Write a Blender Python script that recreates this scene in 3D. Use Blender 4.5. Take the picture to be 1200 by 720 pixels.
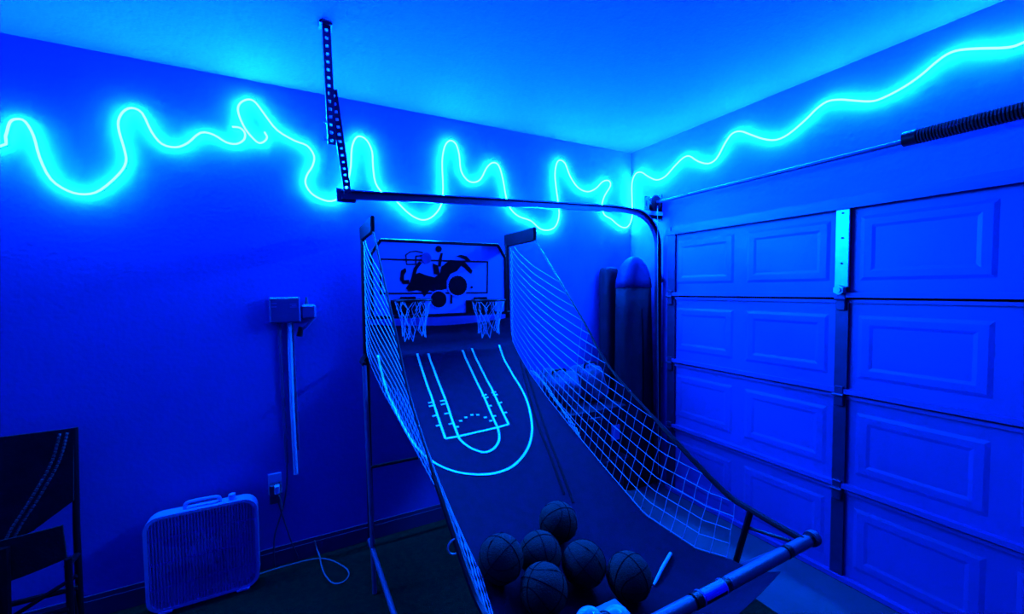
import bpy, math, random
from mathutils import Vector, Matrix
random.seed(7)
S = bpy.context.scene
COL = S.collection
for o in list(bpy.data.objects): bpy.data.objects.remove(o)

# ---------------------------------------------------------------- camera
cam = bpy.data.cameras.new('camera'); cam.sensor_width = 36.0; cam.lens = 482.83 * 36 / 1200
cam.clip_start = 0.02
cam_o = bpy.data.objects.new('camera', cam); COL.objects.link(cam_o)
F = Vector((0.46604, 0.88368, -0.04369)); Rt = Vector((0.88425, -0.46689, -0.01107)); U = Vector((0.03018, 0.03347, 0.99898))
M = Matrix(((Rt.x, U.x, -F.x, -2.7192), (Rt.y, U.y, -F.y, -2.8252), (Rt.z, U.z, -F.z, 1.6698), (0, 0, 0, 1)))
cam_o.matrix_world = M
S.camera = cam_o

# ---------------------------------------------------------------- light and exposure
w = bpy.data.worlds.new('world'); S.world = w; w.use_nodes = True
w.node_tree.nodes['Background'].inputs[0].default_value = (0, 0, 0, 1)
w.node_tree.nodes['Background'].inputs[1].default_value = 0.0
S.view_settings.view_transform = 'Standard'; S.view_settings.look = 'None'
S.view_settings.gamma = 1.0; S.view_settings.use_curve_mapping = False
S.view_settings.exposure = 0.35
ROPE_COLOUR = (0.0002, 0.11, 1.0); ROPE_STRENGTH = 2000.0     # the neon rope lights are the only lamps in the room

ROPE_A = [[-3.903, -0.011, 2.354], [-3.881, -0.011, 2.404], [-3.865, -0.011, 2.469], [-3.842, -0.011, 2.489], [-3.814, -0.011, 2.482], [-3.789, -0.011, 2.419], [-3.773, -0.011, 2.321], [-3.74, -0.011, 2.224], [-3.682, -0.011, 2.173], [-3.622, -0.011, 2.162], [-3.564, -0.011, 2.189], [-3.49, -0.011, 2.278], [-3.461, -0.011, 2.342], [-3.465, -0.011, 2.406], [-3.481, -0.011, 2.489], [-3.482, -0.011, 2.545], [-3.461, -0.011, 2.595], [-3.427, -0.011, 2.619], [-3.387, -0.011, 2.6], [-3.353, -0.011, 2.511], [-3.313, -0.011, 2.455], [-3.256, -0.011, 2.446], [-3.204, -0.011, 2.476], [-3.146, -0.011, 2.54], [-3.089, -0.011, 2.54], [-3.031, -0.011, 2.507], [-2.983, -0.011, 2.505], [-2.946, -0.011, 2.535], [-2.941, -0.011, 2.574], [-2.964, -0.011, 2.598], [-3.0, -0.011, 2.597]]
ROPE_B = [[-2.844, -0.011, 2.594], [-2.832, -0.011, 2.567], [-2.846, -0.011, 2.541], [-2.872, -0.011, 2.527], [-2.9, -0.011, 2.547], [-2.936, -0.011, 2.594], [-2.962, -0.011, 2.656], [-2.969, -0.011, 2.706], [-2.951, -0.011, 2.743], [-2.914, -0.011, 2.765], [-2.881, -0.011, 2.752], [-2.833, -0.011, 2.684], [-2.779, -0.011, 2.615], [-2.692, -0.011, 2.569], [-2.624, -0.011, 2.549], [-2.588, -0.011, 2.493], [-2.599, -0.011, 2.43], [-2.629, -0.011, 2.376], [-2.64, -0.011, 2.323], [-2.613, -0.011, 2.27], [-2.562, -0.011, 2.238], [-2.5, -0.011, 2.228], [-2.44, -0.011, 2.265], [-2.402, -0.011, 2.349], [-2.379, -0.011, 2.458], [-2.371, -0.011, 2.566], [-2.349, -0.011, 2.633], [-2.318, -0.011, 2.654], [-2.277, -0.011, 2.634], [-2.247, -0.011, 2.568], [-2.244, -0.011, 2.476], [-2.23, -0.011, 2.368], [-2.178, -0.011, 2.301], [-2.112, -0.011, 2.274], [-2.04, -0.011, 2.206], [-1.978, -0.011, 2.165], [-1.913, -0.011, 2.152], [-1.846, -0.011, 2.186], [-1.789, -0.011, 2.268], [-1.774, -0.011, 2.388], [-1.777, -0.011, 2.565], [-1.756, -0.011, 2.674], [-1.717, -0.011, 2.721], [-1.673, -0.011, 2.704], [-1.649, -0.011, 2.63], [-1.638, -0.011, 2.523], [-1.593, -0.011, 2.461], [-1.54, -0.011, 2.449], [-1.485, -0.011, 2.479], [-1.436, -0.011, 2.566], [-1.387, -0.011, 2.61], [-1.337, -0.011, 2.597], [-1.303, -0.011, 2.5], [-1.276, -0.011, 2.362], [-1.24, -0.011, 2.282], [-1.167, -0.011, 2.229], [-1.06, -0.011, 2.203], [-0.982, -0.011, 2.148], [-0.901, -0.011, 2.139], [-0.827, -0.011, 2.177], [-0.793, -0.011, 2.283], [-0.817, -0.011, 2.453], [-0.832, -0.011, 2.587], [-0.815, -0.011, 2.678], [-0.782, -0.011, 2.71], [-0.731, -0.011, 2.689], [-0.681, -0.011, 2.591], [-0.603, -0.011, 2.509], [-0.505, -0.011, 2.484], [-0.414, -0.011, 2.521], [-0.339, -0.011, 2.587], [-0.272, -0.011, 2.602], [-0.253, -0.011, 2.56], [-0.32, -0.011, 2.465], [-0.349, -0.011, 2.375], [-0.32, -0.011, 2.304], [-0.244, -0.011, 2.273], [-0.165, -0.011, 2.225], [-0.096, -0.011, 2.207], [-0.045, -0.011, 2.225], [-0.011, -0.029, 2.301], [-0.011, -0.029, 2.453], [-0.011, -0.028, 2.604], [-0.011, -0.07, 2.677], [-0.011, -0.141, 2.674], [-0.011, -0.219, 2.618], [-0.011, -0.313, 2.567], [-0.011, -0.403, 2.574], [-0.011, -0.488, 2.627], [-0.011, -0.569, 2.671], [-0.011, -0.632, 2.673], [-0.011, -0.708, 2.613], [-0.011, -0.795, 2.571], [-0.011, -0.864, 2.588], [-0.011, -0.929, 2.676], [-0.011, -0.98, 2.724], [-0.011, -1.041, 2.721], [-0.011, -1.113, 2.675], [-0.011, -1.198, 2.619], [-0.011, -1.278, 2.588], [-0.011, -1.354, 2.6], [-0.011, -1.448, 2.653], [-0.011, -1.501, 2.692], [-0.011, -1.557, 2.713], [-0.011, -1.619, 2.698], [-0.011, -1.679, 2.669], [-0.011, -1.755, 2.634], [-0.011, -1.808, 2.63], [-0.011, -1.891, 2.65], [-0.011, -1.954, 2.68], [-0.011, -1.998, 2.711], [-0.011, -2.04, 2.733], [-0.011, -2.082, 2.732], [-0.011, -2.149, 2.705], [-0.011, -2.223, 2.671], [-0.011, -2.27, 2.668]]
COURT = {"lane_a": [[-2.023, -0.176], [-2.04, -0.523], [-2.071, -0.864]], "lane_b": [[-1.952, -0.183], [-1.967, -0.534], [-1.988, -0.733], [-1.999, -0.855], [-1.997, -0.885], [-1.98, -0.923], [-1.953, -0.956], [-1.909, -0.981], [-1.856, -0.969], [-1.81, -0.933], [-1.784, -0.891], [-1.768, -0.838], [-1.761, -0.78], [-1.73, -0.524], [-1.711, -0.179]], "lane_c": [[-1.639, -0.171], [-1.657, -0.516], [-1.697, -0.832]], "foul": [[-2.071, -0.864], [-1.886, -0.843], [-1.697, -0.832]], "arc": [[-1.423, -0.162], [-1.45, -0.308], [-1.46, -0.439], [-1.478, -0.596], [-1.51, -0.725], [-1.565, -0.857], [-1.614, -0.94], [-1.676, -1.01], [-1.753, -1.065], [-1.827, -1.098], [-1.906, -1.111], [-1.979, -1.109], [-2.057, -1.095], [-2.118, -1.071], [-2.169, -1.033], [-2.208, -0.977], [-2.233, -0.906], [-2.248, -0.823], [-2.257, -0.721], [-2.264, -0.615], [-2.272, -0.484], [-2.272, -0.316], [-2.268, -0.164]]}
DOTS = [[-1.979, -0.788], [-1.944, -0.747], [-1.907, -0.727], [-1.866, -0.715], [-1.833, -0.721], [-1.799, -0.749], [-1.782, -0.781]]
HASH = [[[-2.074, -0.585], [-2.048, -0.581]], [[-2.078, -0.613], [-2.052, -0.609]], [[-2.084, -0.694], [-2.057, -0.685]], [[-2.088, -0.767], [-2.064, -0.763]], [[-2.003, -0.58], [-1.977, -0.577]], [[-2.008, -0.609], [-1.982, -0.605]], [[-2.013, -0.683], [-1.988, -0.68]], [[-2.017, -0.762], [-1.992, -0.759]], [[-1.745, -0.583], [-1.714, -0.575]], [[-1.744, -0.606], [-1.713, -0.598]], [[-1.752, -0.67], [-1.724, -0.67]], [[-1.763, -0.751], [-1.736, -0.751]], [[-1.676, -0.568], [-1.647, -0.567]], [[-1.676, -0.591], [-1.647, -0.591]], [[-1.683, -0.665], [-1.652, -0.659]], [[-1.689, -0.742], [-1.662, -0.743]]]
DARK_LINES = [[[-1.338, -0.324], [-1.528, -0.843], [-1.601, -1.102], [-1.664, -1.311]], [[-1.338, -0.396], [-1.516, -0.914], [-1.591, -1.164], [-1.651, -1.364]]]
STICK = [[-1.487, -1.757], [-1.626, -1.804]]
BALLS = [[-1.82, -1.493, 0.743], [-2.133, -1.613, 0.765], [-1.974, -1.605, 0.725], [-1.845, -1.689, 0.698], [-1.74, -1.797, 0.683], [-2.047, -1.745, 0.715]]
PRINT = {"torso": [[-2.083, 1.682], [-2.057, 1.72], [-2.043, 1.762], [-1.996, 1.784], [-1.953, 1.767], [-1.892, 1.752], [-1.855, 1.78], [-1.845, 1.824], [-1.781, 1.871], [-1.725, 1.868], [-1.704, 1.835], [-1.735, 1.797], [-1.782, 1.777], [-1.811, 1.728], [-1.81, 1.676], [-1.857, 1.666], [-1.894, 1.657], [-1.929, 1.668], [-1.965, 1.624], [-1.981, 1.66], [-2.016, 1.669], [-2.065, 1.66]], "arm": [[-1.867, 1.828], [-1.861, 1.871], [-1.847, 1.915], [-1.833, 1.915], [-1.843, 1.863], [-1.849, 1.824]], "bent_arm": [[-2.112, 1.795], [-2.083, 1.814], [-2.079, 1.789], [-2.094, 1.766], [-2.095, 1.733], [-2.063, 1.738], [-2.061, 1.71], [-2.102, 1.71], [-2.121, 1.738]], "far_arm": [[-1.725, 1.868], [-1.682, 1.862], [-1.64, 1.823], [-1.621, 1.799], [-1.631, 1.778], [-1.655, 1.793], [-1.678, 1.818], [-1.711, 1.837]], "hair": [[-1.743, 1.896], [-1.705, 1.908], [-1.662, 1.898], [-1.629, 1.863], [-1.658, 1.859], [-1.682, 1.878], [-1.713, 1.89]], "leg": [[-1.784, 1.658], [-1.771, 1.657], [-1.772, 1.576], [-1.786, 1.576]], "jersey": [[-2.043, 1.762], [-2.03, 1.813], [-1.994, 1.856], [-1.977, 1.847], [-2.008, 1.805], [-2.02, 1.766]], "shoulder": [[-1.903, 1.845], [-1.868, 1.832], [-1.855, 1.767], [-1.896, 1.776]]}
DISCS = [[-1.861, 1.941, 0.021], [-1.732, 1.697, 0.066], [-1.868, 1.606, 0.053], [-1.63, 1.685, 0.008]]
HEAD = [-1.946, 1.878, 0.033]
HOOPLOGO = [[[-2.08, 1.895], [-2.053, 1.915], [-2.014, 1.922], [-1.972, 1.914]], [[-2.08, 1.895], [-2.075, 1.835], [-2.016, 1.837], [-2.015, 1.889], [-1.976, 1.894]]]
RECT = [[-2.237, 1.865], [-1.505, 1.863], [-1.512, 1.645], [-2.242, 1.65]]

# ---------------------------------------------------------------- materials
MATS = {}
def mat(name, col, rough=0.6, metal=0.0, nscale=0, namt=0.15, bump=0.0, bscale=None, spec=0.5, emit=None, estr=0, col2=None, trans=0.0):
    if name in MATS: return MATS[name]
    m = bpy.data.materials.new(name); m.use_nodes = True; nt = m.node_tree; b = nt.nodes['Principled BSDF']
    b.inputs['Base Color'].default_value = (*col, 1); b.inputs['Roughness'].default_value = rough
    b.inputs['Metallic'].default_value = metal; b.inputs['Specular IOR Level'].default_value = spec
    if trans: b.inputs['Transmission Weight'].default_value = trans
    tc = nt.nodes.new('ShaderNodeTexCoord')
    if nscale:
        n = nt.nodes.new('ShaderNodeTexNoise'); n.inputs['Scale'].default_value = nscale; n.inputs['Detail'].default_value = 5
        nt.links.new(tc.outputs['Object'], n.inputs['Vector'])
        r = nt.nodes.new('ShaderNodeValToRGB'); r.color_ramp.elements[0].position = 0.35; r.color_ramp.elements[1].position = 0.65
        c2 = col2 or tuple(c * (1 - namt) for c in col)
        r.color_ramp.elements[0].color = (*c2, 1); r.color_ramp.elements[1].color = (*col, 1)
        nt.links.new(n.outputs['Fac'], r.inputs['Fac']); nt.links.new(r.outputs['Color'], b.inputs['Base Color'])
    if bump:
        n2 = nt.nodes.new('ShaderNodeTexNoise'); n2.inputs['Scale'].default_value = bscale or 60; n2.inputs['Detail'].default_value = 6
        nt.links.new(tc.outputs['Object'], n2.inputs['Vector'])
        bp = nt.nodes.new('ShaderNodeBump'); bp.inputs['Strength'].default_value = bump; bp.inputs['Distance'].default_value = 0.01
        nt.links.new(n2.outputs['Fac'], bp.inputs['Height']); nt.links.new(bp.outputs['Normal'], b.inputs['Normal'])
    if emit:
        b.inputs['Emission Color'].default_value = (*emit, 1); b.inputs['Emission Strength'].default_value = estr
    MATS[name] = m
    return m
WALL = mat('wall_paint', (0.36, 0.074, 0.41), 0.8, nscale=1.2, namt=0.06, bump=0.12, bscale=45)
CEIL = mat('ceiling_paint', (0.36, 0.044, 0.28), 0.85, nscale=1.5, namt=0.06, bump=0.2, bscale=70)
BASE = mat('baseboard_paint', (0.15, 0.03, 0.09), 0.55, nscale=3, namt=0.15)
CONC = mat('concrete', (0.12, 0.05, 0.07), 0.75, nscale=2.5, namt=0.35, bump=0.2, bscale=30)
TURF = mat('green_turf', (0.01, 0.018, 0.006), 0.95, nscale=40, namt=0.5, bump=0.8, bscale=220, spec=0.1)
DOOR = mat('door_steel', (0.3, 0.042, 0.27), 0.5, nscale=1.6, namt=0.12, bump=0.05, bscale=120)
GALV = mat('galvanised_steel', (0.55, 0.57, 0.6), 0.35, metal=0.7, nscale=14, namt=0.2)
TRACK = mat('dark_track_steel', (0.08, 0.03, 0.1), 0.4, metal=0.6, nscale=12, namt=0.2)
BLACK = mat('black_metal', (0.02, 0.003, 0.006), 0.35, spec=0.15, nscale=20, namt=0.2)
TUBE = mat('frame_tube', (0.25, 0.15, 0.26), 0.28, metal=0.5, nscale=25, namt=0.15)
PLATE = mat('black_padding', (0.02, 0.002, 0.006), 0.7, spec=0.05, nscale=30, namt=0.3)
FABRIC = mat('ramp_fabric', (0.06, 0.003, 0.018), 0.85, nscale=25, namt=0.25, bump=0.15, bscale=300, spec=0.08)
INK = mat('white_ink', (0.95, 0.97, 1.0), 0.5, nscale=30, namt=0.04)
CORD = mat('white_net_cord', (0.6, 0.42, 0.62), 0.6, nscale=60, namt=0.1)
BOARD = mat('backboard_white', (0.5, 0.2, 0.62), 0.45, nscale=3, namt=0.05)
PRINTM = mat('dark_print', (0.03, 0.002, 0.008), 0.5, spec=0.05, nscale=25, namt=0.3)
PRINTB = mat('mid_blue_print', (0.1, 0.02, 0.25), 0.5, nscale=25, namt=0.2)
BALL = mat('ball_rubber', (0.03, 0.018, 0.014), 0.75, spec=0.15, nscale=120, namt=0.25, bump=0.5, bscale=260)
SEAM = mat('ball_seam', (0.01, 0.002, 0.004), 0.8, spec=0.05, nscale=40)
FANW = mat('fan_plastic', (0.5, 0.3, 0.62), 0.4, nscale=10, namt=0.06)
FANG = mat('fan_grille', (0.35, 0.1, 0.5), 0.5, nscale=10, namt=0.1)
WHITE = mat('white_plastic', (0.7, 0.5, 0.7), 0.4, nscale=10, namt=0.05)
GREY = mat('grey_box_metal', (0.15, 0.03, 0.15), 0.5, nscale=10, namt=0.15)
DARKP = mat('dark_plastic', (0.03, 0.02, 0.06), 0.5, nscale=18, namt=0.2)
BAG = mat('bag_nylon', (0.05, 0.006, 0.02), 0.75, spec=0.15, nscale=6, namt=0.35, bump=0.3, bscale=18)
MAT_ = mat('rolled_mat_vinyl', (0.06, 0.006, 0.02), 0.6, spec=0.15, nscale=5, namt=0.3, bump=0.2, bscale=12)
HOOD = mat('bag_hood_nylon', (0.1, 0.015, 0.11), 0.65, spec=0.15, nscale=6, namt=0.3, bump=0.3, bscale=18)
CAMO = mat('mottled_cloth', (0.15, 0.045, 0.14), 0.85, nscale=16, col2=(0.015, 0.012, 0.03), bump=0.6, bscale=16)
TOTE = mat('tote_plastic', (0.03, 0.01, 0.022), 0.45, spec=0.15, nscale=8, namt=0.3)
PALE = mat('pale_card', (0.4, 0.15, 0.5), 0.6, nscale=12, namt=0.1)
CHAIRF = mat('chair_canvas', (0.03, 0.012, 0.018), 0.9, nscale=18, namt=0.35, bump=0.3, bscale=90, spec=0.15)
STRAP = mat('chair_webbing', (0.08, 0.04, 0.06), 0.8, nscale=40, namt=0.4)
BLUEL = mat('blue_label', (0.1, 0.01, 0.5), 0.35, nscale=30, namt=0.1)
GLOSS = mat('glossy_pale_plastic', (0.55, 0.62, 0.95), 0.12, nscale=14, col2=(0.06, 0.04, 0.55))
CORDG = mat('grey_cord', (0.2, 0.14, 0.17), 0.6, nscale=30, namt=0.1)
NEON = mat('neon_glow', (0.8, 0.8, 0.9), 0.5, emit=ROPE_COLOUR, estr=ROPE_STRENGTH)

# ---------------------------------------------------------------- mesh helpers
class MB:
    def __init__(s): s.v = []; s.f = []
    def add(s, v, f):
        n = len(s.v); s.v += [tuple(a) for a in v]; s.f += [tuple(i + n for i in q) for q in f]
    def box(s, x0, x1, y0, y1, z0, z1, rot=None, bev=0.0):
        if bev:
            b = bev; c = Vector(((x0+x1)/2, (y0+y1)/2, (z0+z1)/2)); h = ((x1-x0)/2, (y1-y0)/2, (z1-z0)/2)
            vs = []; idx = {}
            for sx in (-1, 1):
                for sy in (-1, 1):
                    for sz in (-1, 1):
                        for ax in range(3):
                            p = [sx*(h[0]-b), sy*(h[1]-b), sz*(h[2]-b)]; p[ax] = (sx, sy, sz)[ax]*h[ax]
                            idx[(sx, sy, sz, ax)] = len(vs); vs.append(c + Vector(p))
            fs = []
            for ax in range(3):
                for sg in (-1, 1):
                    a1, a2 = [a for a in range(3) if a != ax]; q = []
                    for u, v in ((-1, -1), (1, -1), (1, 1), (-1, 1)):
                        k = [0, 0, 0]; k[ax] = sg; k[a1] = u; k[a2] = v; q.append(idx[(*k, ax)])
                    fs.append(q)
            for a1, a2 in ((0, 1), (0, 2), (1, 2)):
                a3 = 3 - a1 - a2
                for u in (-1, 1):
                    for v in (-1, 1):
                        k = [0, 0, 0]; k[a1] = u; k[a2] = v; q = []
                        for sgn, ax in ((-1, a1), (1, a1), (1, a2), (-1, a2)):
                            k[a3] = sgn; q.append(idx[(*k, ax)])
                        fs.append(q)
            for sx in (-1, 1):
                for sy in (-1, 1):
                    for sz in (-1, 1): fs.append([idx[(sx, sy, sz, a)] for a in range(3)])
            s.add(vs, fs); return s
        v = [(x, y, z) for x in (x0, x1) for y in (y0, y1) for z in (z0, z1)]
        s.add(v, [(0, 1, 3, 2), (4, 6, 7, 5), (0, 4, 5, 1), (2, 3, 7, 6), (0, 2, 6, 4), (1, 5, 7, 3)]); return s
    def tube(s, pts, r, n=8, closed=False, cap=True):
        pts = [Vector(p) for p in pts]; N = len(pts); rings = []; up = None
        for i, p in enumerate(pts):
            a = pts[(i-1) % N] if (closed or i > 0) else p
            b = pts[(i+1) % N] if (closed or i < N-1) else p
            t = (b - a)
            if t.length < 1e-9: t = Vector((0, 0, 1))
            t.normalize()
            if up is None:
                up = Vector((0, 0, 1)) if abs(t.z) < .9 else Vector((1, 0, 0))
            up = (up - t * up.dot(t))
            if up.length < 1e-6: up = t.orthogonal()
            up.normalize(); sd = t.cross(up)
            rr = r[i] if isinstance(r, (list, tuple)) else r
            rings.append([p + (up * math.cos(2*math.pi*k/n) + sd * math.sin(2*math.pi*k/n)) * rr for k in range(n)])
        v = [q for R_ in rings for q in R_]; f = []
        for i in range(N if closed else N-1):
            j = (i+1) % N
            for k in range(n):
                f.append((i*n+k, i*n+(k+1) % n, j*n+(k+1) % n, j*n+k))
        if cap and not closed:
            f.append(tuple(range(n))[::-1]); f.append(tuple((N-1)*n+k for k in range(n)))
        s.add(v, f); return s
    def prism(s, poly, y0, y1):                 # polygon of (x, z), extruded along y
        n = len(poly)
        v = [(x, y0, z) for x, z in poly] + [(x, y1, z) for x, z in poly]
        f = [tuple(range(n)), tuple(range(2*n-1, n-1, -1))] + [(i, (i+1) % n, n+(i+1) % n, n+i) for i in range(n)]
        s.add(v, f); return s
    def sweep(s, rings, cap=True):              # list of equal-length closed rings
        n = len(rings[0]); v = [p for R_ in rings for p in R_]; f = []
        for i in range(len(rings)-1):
            for k in range(n): f.append((i*n+k, i*n+(k+1) % n, (i+1)*n+(k+1) % n, (i+1)*n+k))
        if cap: f.append(tuple(range(n))[::-1]); f.append(tuple((len(rings)-1)*n+k for k in range(n)))
        s.add(v, f); return s
    def build(s, name, m, parent=None, smooth=False):
        me = bpy.data.meshes.new(name); me.from_pydata([tuple(p) for p in s.v], [], s.f); me.validate()
        import bmesh
        bm = bmesh.new(); bm.from_mesh(me); bmesh.ops.recalc_face_normals(bm, faces=bm.faces); bm.to_mesh(me); bm.free()
        me.materials.append(m)
        o = bpy.data.objects.new(name, me); COL.objects.link(o)
        if smooth:
            for p in me.polygons: p.use_smooth = True
            if smooth != 'all': me.set_sharp_from_angle(angle=math.radians(40))
        if parent:
            o.parent = parent; o.location = -parent.location if parent.parent is None else (0, 0, 0)
        return o
def tag(o, label, cat, group=None):
    o['label'] = label; o['category'] = cat
    if group: o['group'] = group
    return o
def thing(name, label, cat, loc=(0, 0, 0), group=None):
    o = bpy.data.objects.new(name, None); COL.objects.link(o); o.location = loc; o.empty_display_size = .1
    return tag(o, label, cat, group)
def struct(o): o['kind'] = 'structure'; return o
def spline(pts, sub=4, closed=False):           # Catmull-Rom through the points
    P = [Vector(p) for p in pts]; n = len(P); out = []
    for i in range(n if closed else n-1):
        p0 = P[(i-1) % n] if (closed or i > 0) else P[0]*2-P[1]
        p1 = P[i]; p2 = P[(i+1) % n]; p3 = P[(i+2) % n] if (closed or i+2 < n) else P[n-1]*2-P[n-2]
        for k in range(sub):
            t = k/sub
            out.append(0.5*((2*p1)+(p2-p0)*t+(2*p0-5*p1+4*p2-p3)*t*t+(3*p1-p0-3*p2+p3)*t**3))
    if not closed: out.append(P[-1])
    return out
def interp(x, tab, c):                          # tab sorted by descending first value
    if x >= tab[0][0]: return tab[0][c]
    for a, b in zip(tab, tab[1:]):
        if x >= b[0]:
            t = (a[0]-x)/(a[0]-b[0]); return a[c]+(b[c]-a[c])*t
    return tab[-1][c]
def circle(cx, cy, cz, r, n=24, ax='z'):
    o = []
    for k in range(n):
        a = 2*math.pi*k/n; c, s_ = r*math.cos(a), r*math.sin(a)
        o.append({'z': (cx+c, cy+s_, cz), 'y': (cx+c, cy, cz+s_), 'x': (cx, cy+c, cz+s_)}[ax])
    return o
def rrect(x0, x1, z0, z1, r, n=6):              # rounded rectangle outline (x, z)
    o = []
    for cx, cz, a0 in ((x1-r, z1-r, 0), (x0+r, z1-r, 90), (x0+r, z0+r, 180), (x1-r, z0+r, 270)):
        for k in range(n+1):
            a = math.radians(a0+90*k/n); o.append((cx+r*math.cos(a), cz+r*math.sin(a)))
    return o

# ================================================================ THE ROOM
H = 2.879; XL = -6.6; YB = -6.2
struct(MB().box(XL-.1, .1, YB-.1, .1, -.1, 0).build('floor', CONC))
struct(MB().box(XL-.1, .1, YB-.1, .1, H, H+.1).build('ceiling', CEIL))
struct(MB().box(XL-.1, .1, 0, .1, 0, H).build('wall_left', WALL))
DY0, DY1, DH = -.45, -5.33, 2.12
wr = MB(); wr.box(0, .1, DY0, 0, 0, H); wr.box(0, .1, YB, DY1, 0, H); wr.box(0, .1, DY1, DY0, DH-.02, H)
struct(wr.build('wall_right', WALL))
struct(MB().box(XL-.1, XL, YB, 0, 0, H).build('wall_far_side', WALL))
struct(MB().box(XL-.1, .1, YB-.1, YB, 0, H).build('wall_behind', WALL))
bb = MB(); bb.box(XL, 0, -.014, 0, 0, .10); bb.box(XL, 0, -.009, 0, .10, .125)
struct(bb.build('baseboard_left', BASE))
# trims round the garage door opening
t = MB(); t.box(-.012, 0, DY0-.02, DY0+.07, 0, DH+.04); struct(t.build('trim_1', DOOR))
t = MB(); t.box(-.012, 0, DY1, DY0, DH+.0, DH+.035); struct(t.build('trim_2', DOOR))

# ---- sectional garage door
def empty_struct(name, loc):
    o = bpy.data.objects.new(name, None); COL.objects.link(o); o.location = loc; return struct(o)
door = empty_struct('door_1', (-.03, (DY0+DY1)/2, 0))
SH = .533; STILES = [-.45, -1.66, -2.88, -4.10, -5.33]
XD = -.018
for i in range(4):
    z0, z1 = i*SH, (i+1)*SH - .008
    m = MB(); m.box(XD, XD+.03, DY1, DY0, z0+.004, z1)                      # skin
    m.box(XD-.032, XD, DY1, DY0, z0+.004, z0+.030); m.box(XD-.014, XD, DY1, DY0, z1-.018, z1)
    sec = m.build('door_section', DOOR, door)
    for a, b in zip(STILES, STILES[1:]):
        mid = (a+b)/2
        for c0, c1 in ((a-.07, mid+.045), (mid-.045, b+.07)):
            q = MB(); ya, yb, za, zb = c1, c0, z0+.095, z1-.085
            lv = [(0, 0), (.018, .0045), (.050, .0045), (.066, .0008)]          # rim that rises, then a flat field
            rings = [[(XD-h, ya+d, za+d), (XD-h, yb-d, za+d), (XD-h, yb-d, zb-d), (XD-h, ya+d, zb-d)] for d, h in lv]
            q.sweep(rings, cap=False); n = len(q.v); q.f.append((n-4, n-3, n-2, n-1))
            q.build('raised_panel', DOOR, sec)
for i in range(4):
    for j, y in enumerate(STILES):
        z0, z1 = i*SH, (i+1)*SH-.008
        w2 = .030 if 0 < j < 4 else .036
        yc = y if 0 < j < 4 else (y-.036 if j == 0 else y+.036)
        st = MB(); st.box(XD-.018, XD-.001, yc-w2, yc+w2, z0+.03, z1-.001)
        st.build('stile', TRACK, door)
        if i < 3:
            hg = MB(); hg.box(XD-.036, XD-.016, yc-.022, yc+.022, z1-.06, z1+.05, bev=.004)
            hg.tube([(XD-.04, yc-.026, z1+.004), (XD-.04, yc+.026, z1+.004)], .009, 8)
            hg.build('hinge', TRACK, door)
for j in (1, 2, 3):                                                          # pale operator straps on the top section
    y = STILES[j]
    m = MB(); m.box(XD-.030, XD-.017, y-.032, y+.034, 1.66, 2.105, bev=.003)
    s_ = m.build('reinforcing_strap', GALV, door)
    for zz in (2.09, 2.065, 1.93, 1.79):
        b = MB(); b.tube([(XD-.034, y, zz), (XD-.026, y, zz)], .006, 8); b.build('bolt', BLACK, s_)
    b = MB(); b.tube([(XD-.065, y, 1.645), (XD-.03, y, 1.645)], .026, 6); b.tube([(XD-.075, y, 1.645), (XD-.06, y, 1.645)], .014, 10)
    b.build('roller_bracket', GALV, door)
m = MB(); m.box(XD-.05, XD, DY1, DY0, 2.105, 2.118); m.box(XD-.05, XD-.042, DY1, DY0, 2.085, 2.105); m.build('top_rail', DOOR, door)
m = MB(); m.box(XD-.03, XD+.03, DY1, DY0, 0, .008); m.build('bottom_seal', BLACK, door)

# ---- door hardware: track, torsion shaft
tr = thing('door_track', 'dark steel garage door track curving from the ceiling hanger down to the floor', 'door track', (-.06, -.38, 0))
path = [(-2.475, -.38, 2.196), (-1.66, -.38, 2.232), (-.90, -.38, 2.262), (-.52, -.38, 2.275), (-.34, -.38, 2.268)]
path += [(-.34+.27*math.sin(a), -.38, 1.998+.27*math.cos(a)) for a in [math.radians(d) for d in range(10, 91, 10)]]
path += [(-.068, -.38, 1.6), (-.066, -.38, .9), (-.066, -.38, .02)]
def channel(pts, hw, mb):
    P = [Vector(p) for p in pts]; prof = []
    for i, p in enumerate(P):
        a = P[max(0, i-1)]; b = P[min(len(P)-1, i+1)]; tt = (b-a).normalized(); nn = Vector((0, 1, 0)).cross(tt).normalized()
        # C section: web on the wall side, two flanges curling back
        sec = [(-hw, -.016), (-hw, .012), (hw, .012), (hw, -.016), (hw-.007, -.016), (hw-.003, .007), (-hw+.003, .007), (-hw+.007, -.016)]
        prof.append([p+nn*u+Vector((0, v, 0)) for u, v in sec])
    mb.sweep(prof)
m = MB(); channel(path, .024, m); m.build('track_channel', TRACK, tr)
m = MB(); m.box(-2.50, -2.40, -.366, -.360, 2.158, 2.232); m.build('end_plate', TRACK, tr)
for zz in (1.72, 1.0, .4):
    m = MB(); m.box(-.062, -.001, -.372, -.36, zz, zz+.05); m.box(-.006, 0, -.372, -.32, zz, zz+.05); m.build('track_bracket', GALV, tr)
m = MB(); m.box(-.52, -.0005, -.370, -.364, 2.262, 2.292); m.build('flag_angle', GALV, tr)

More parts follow.
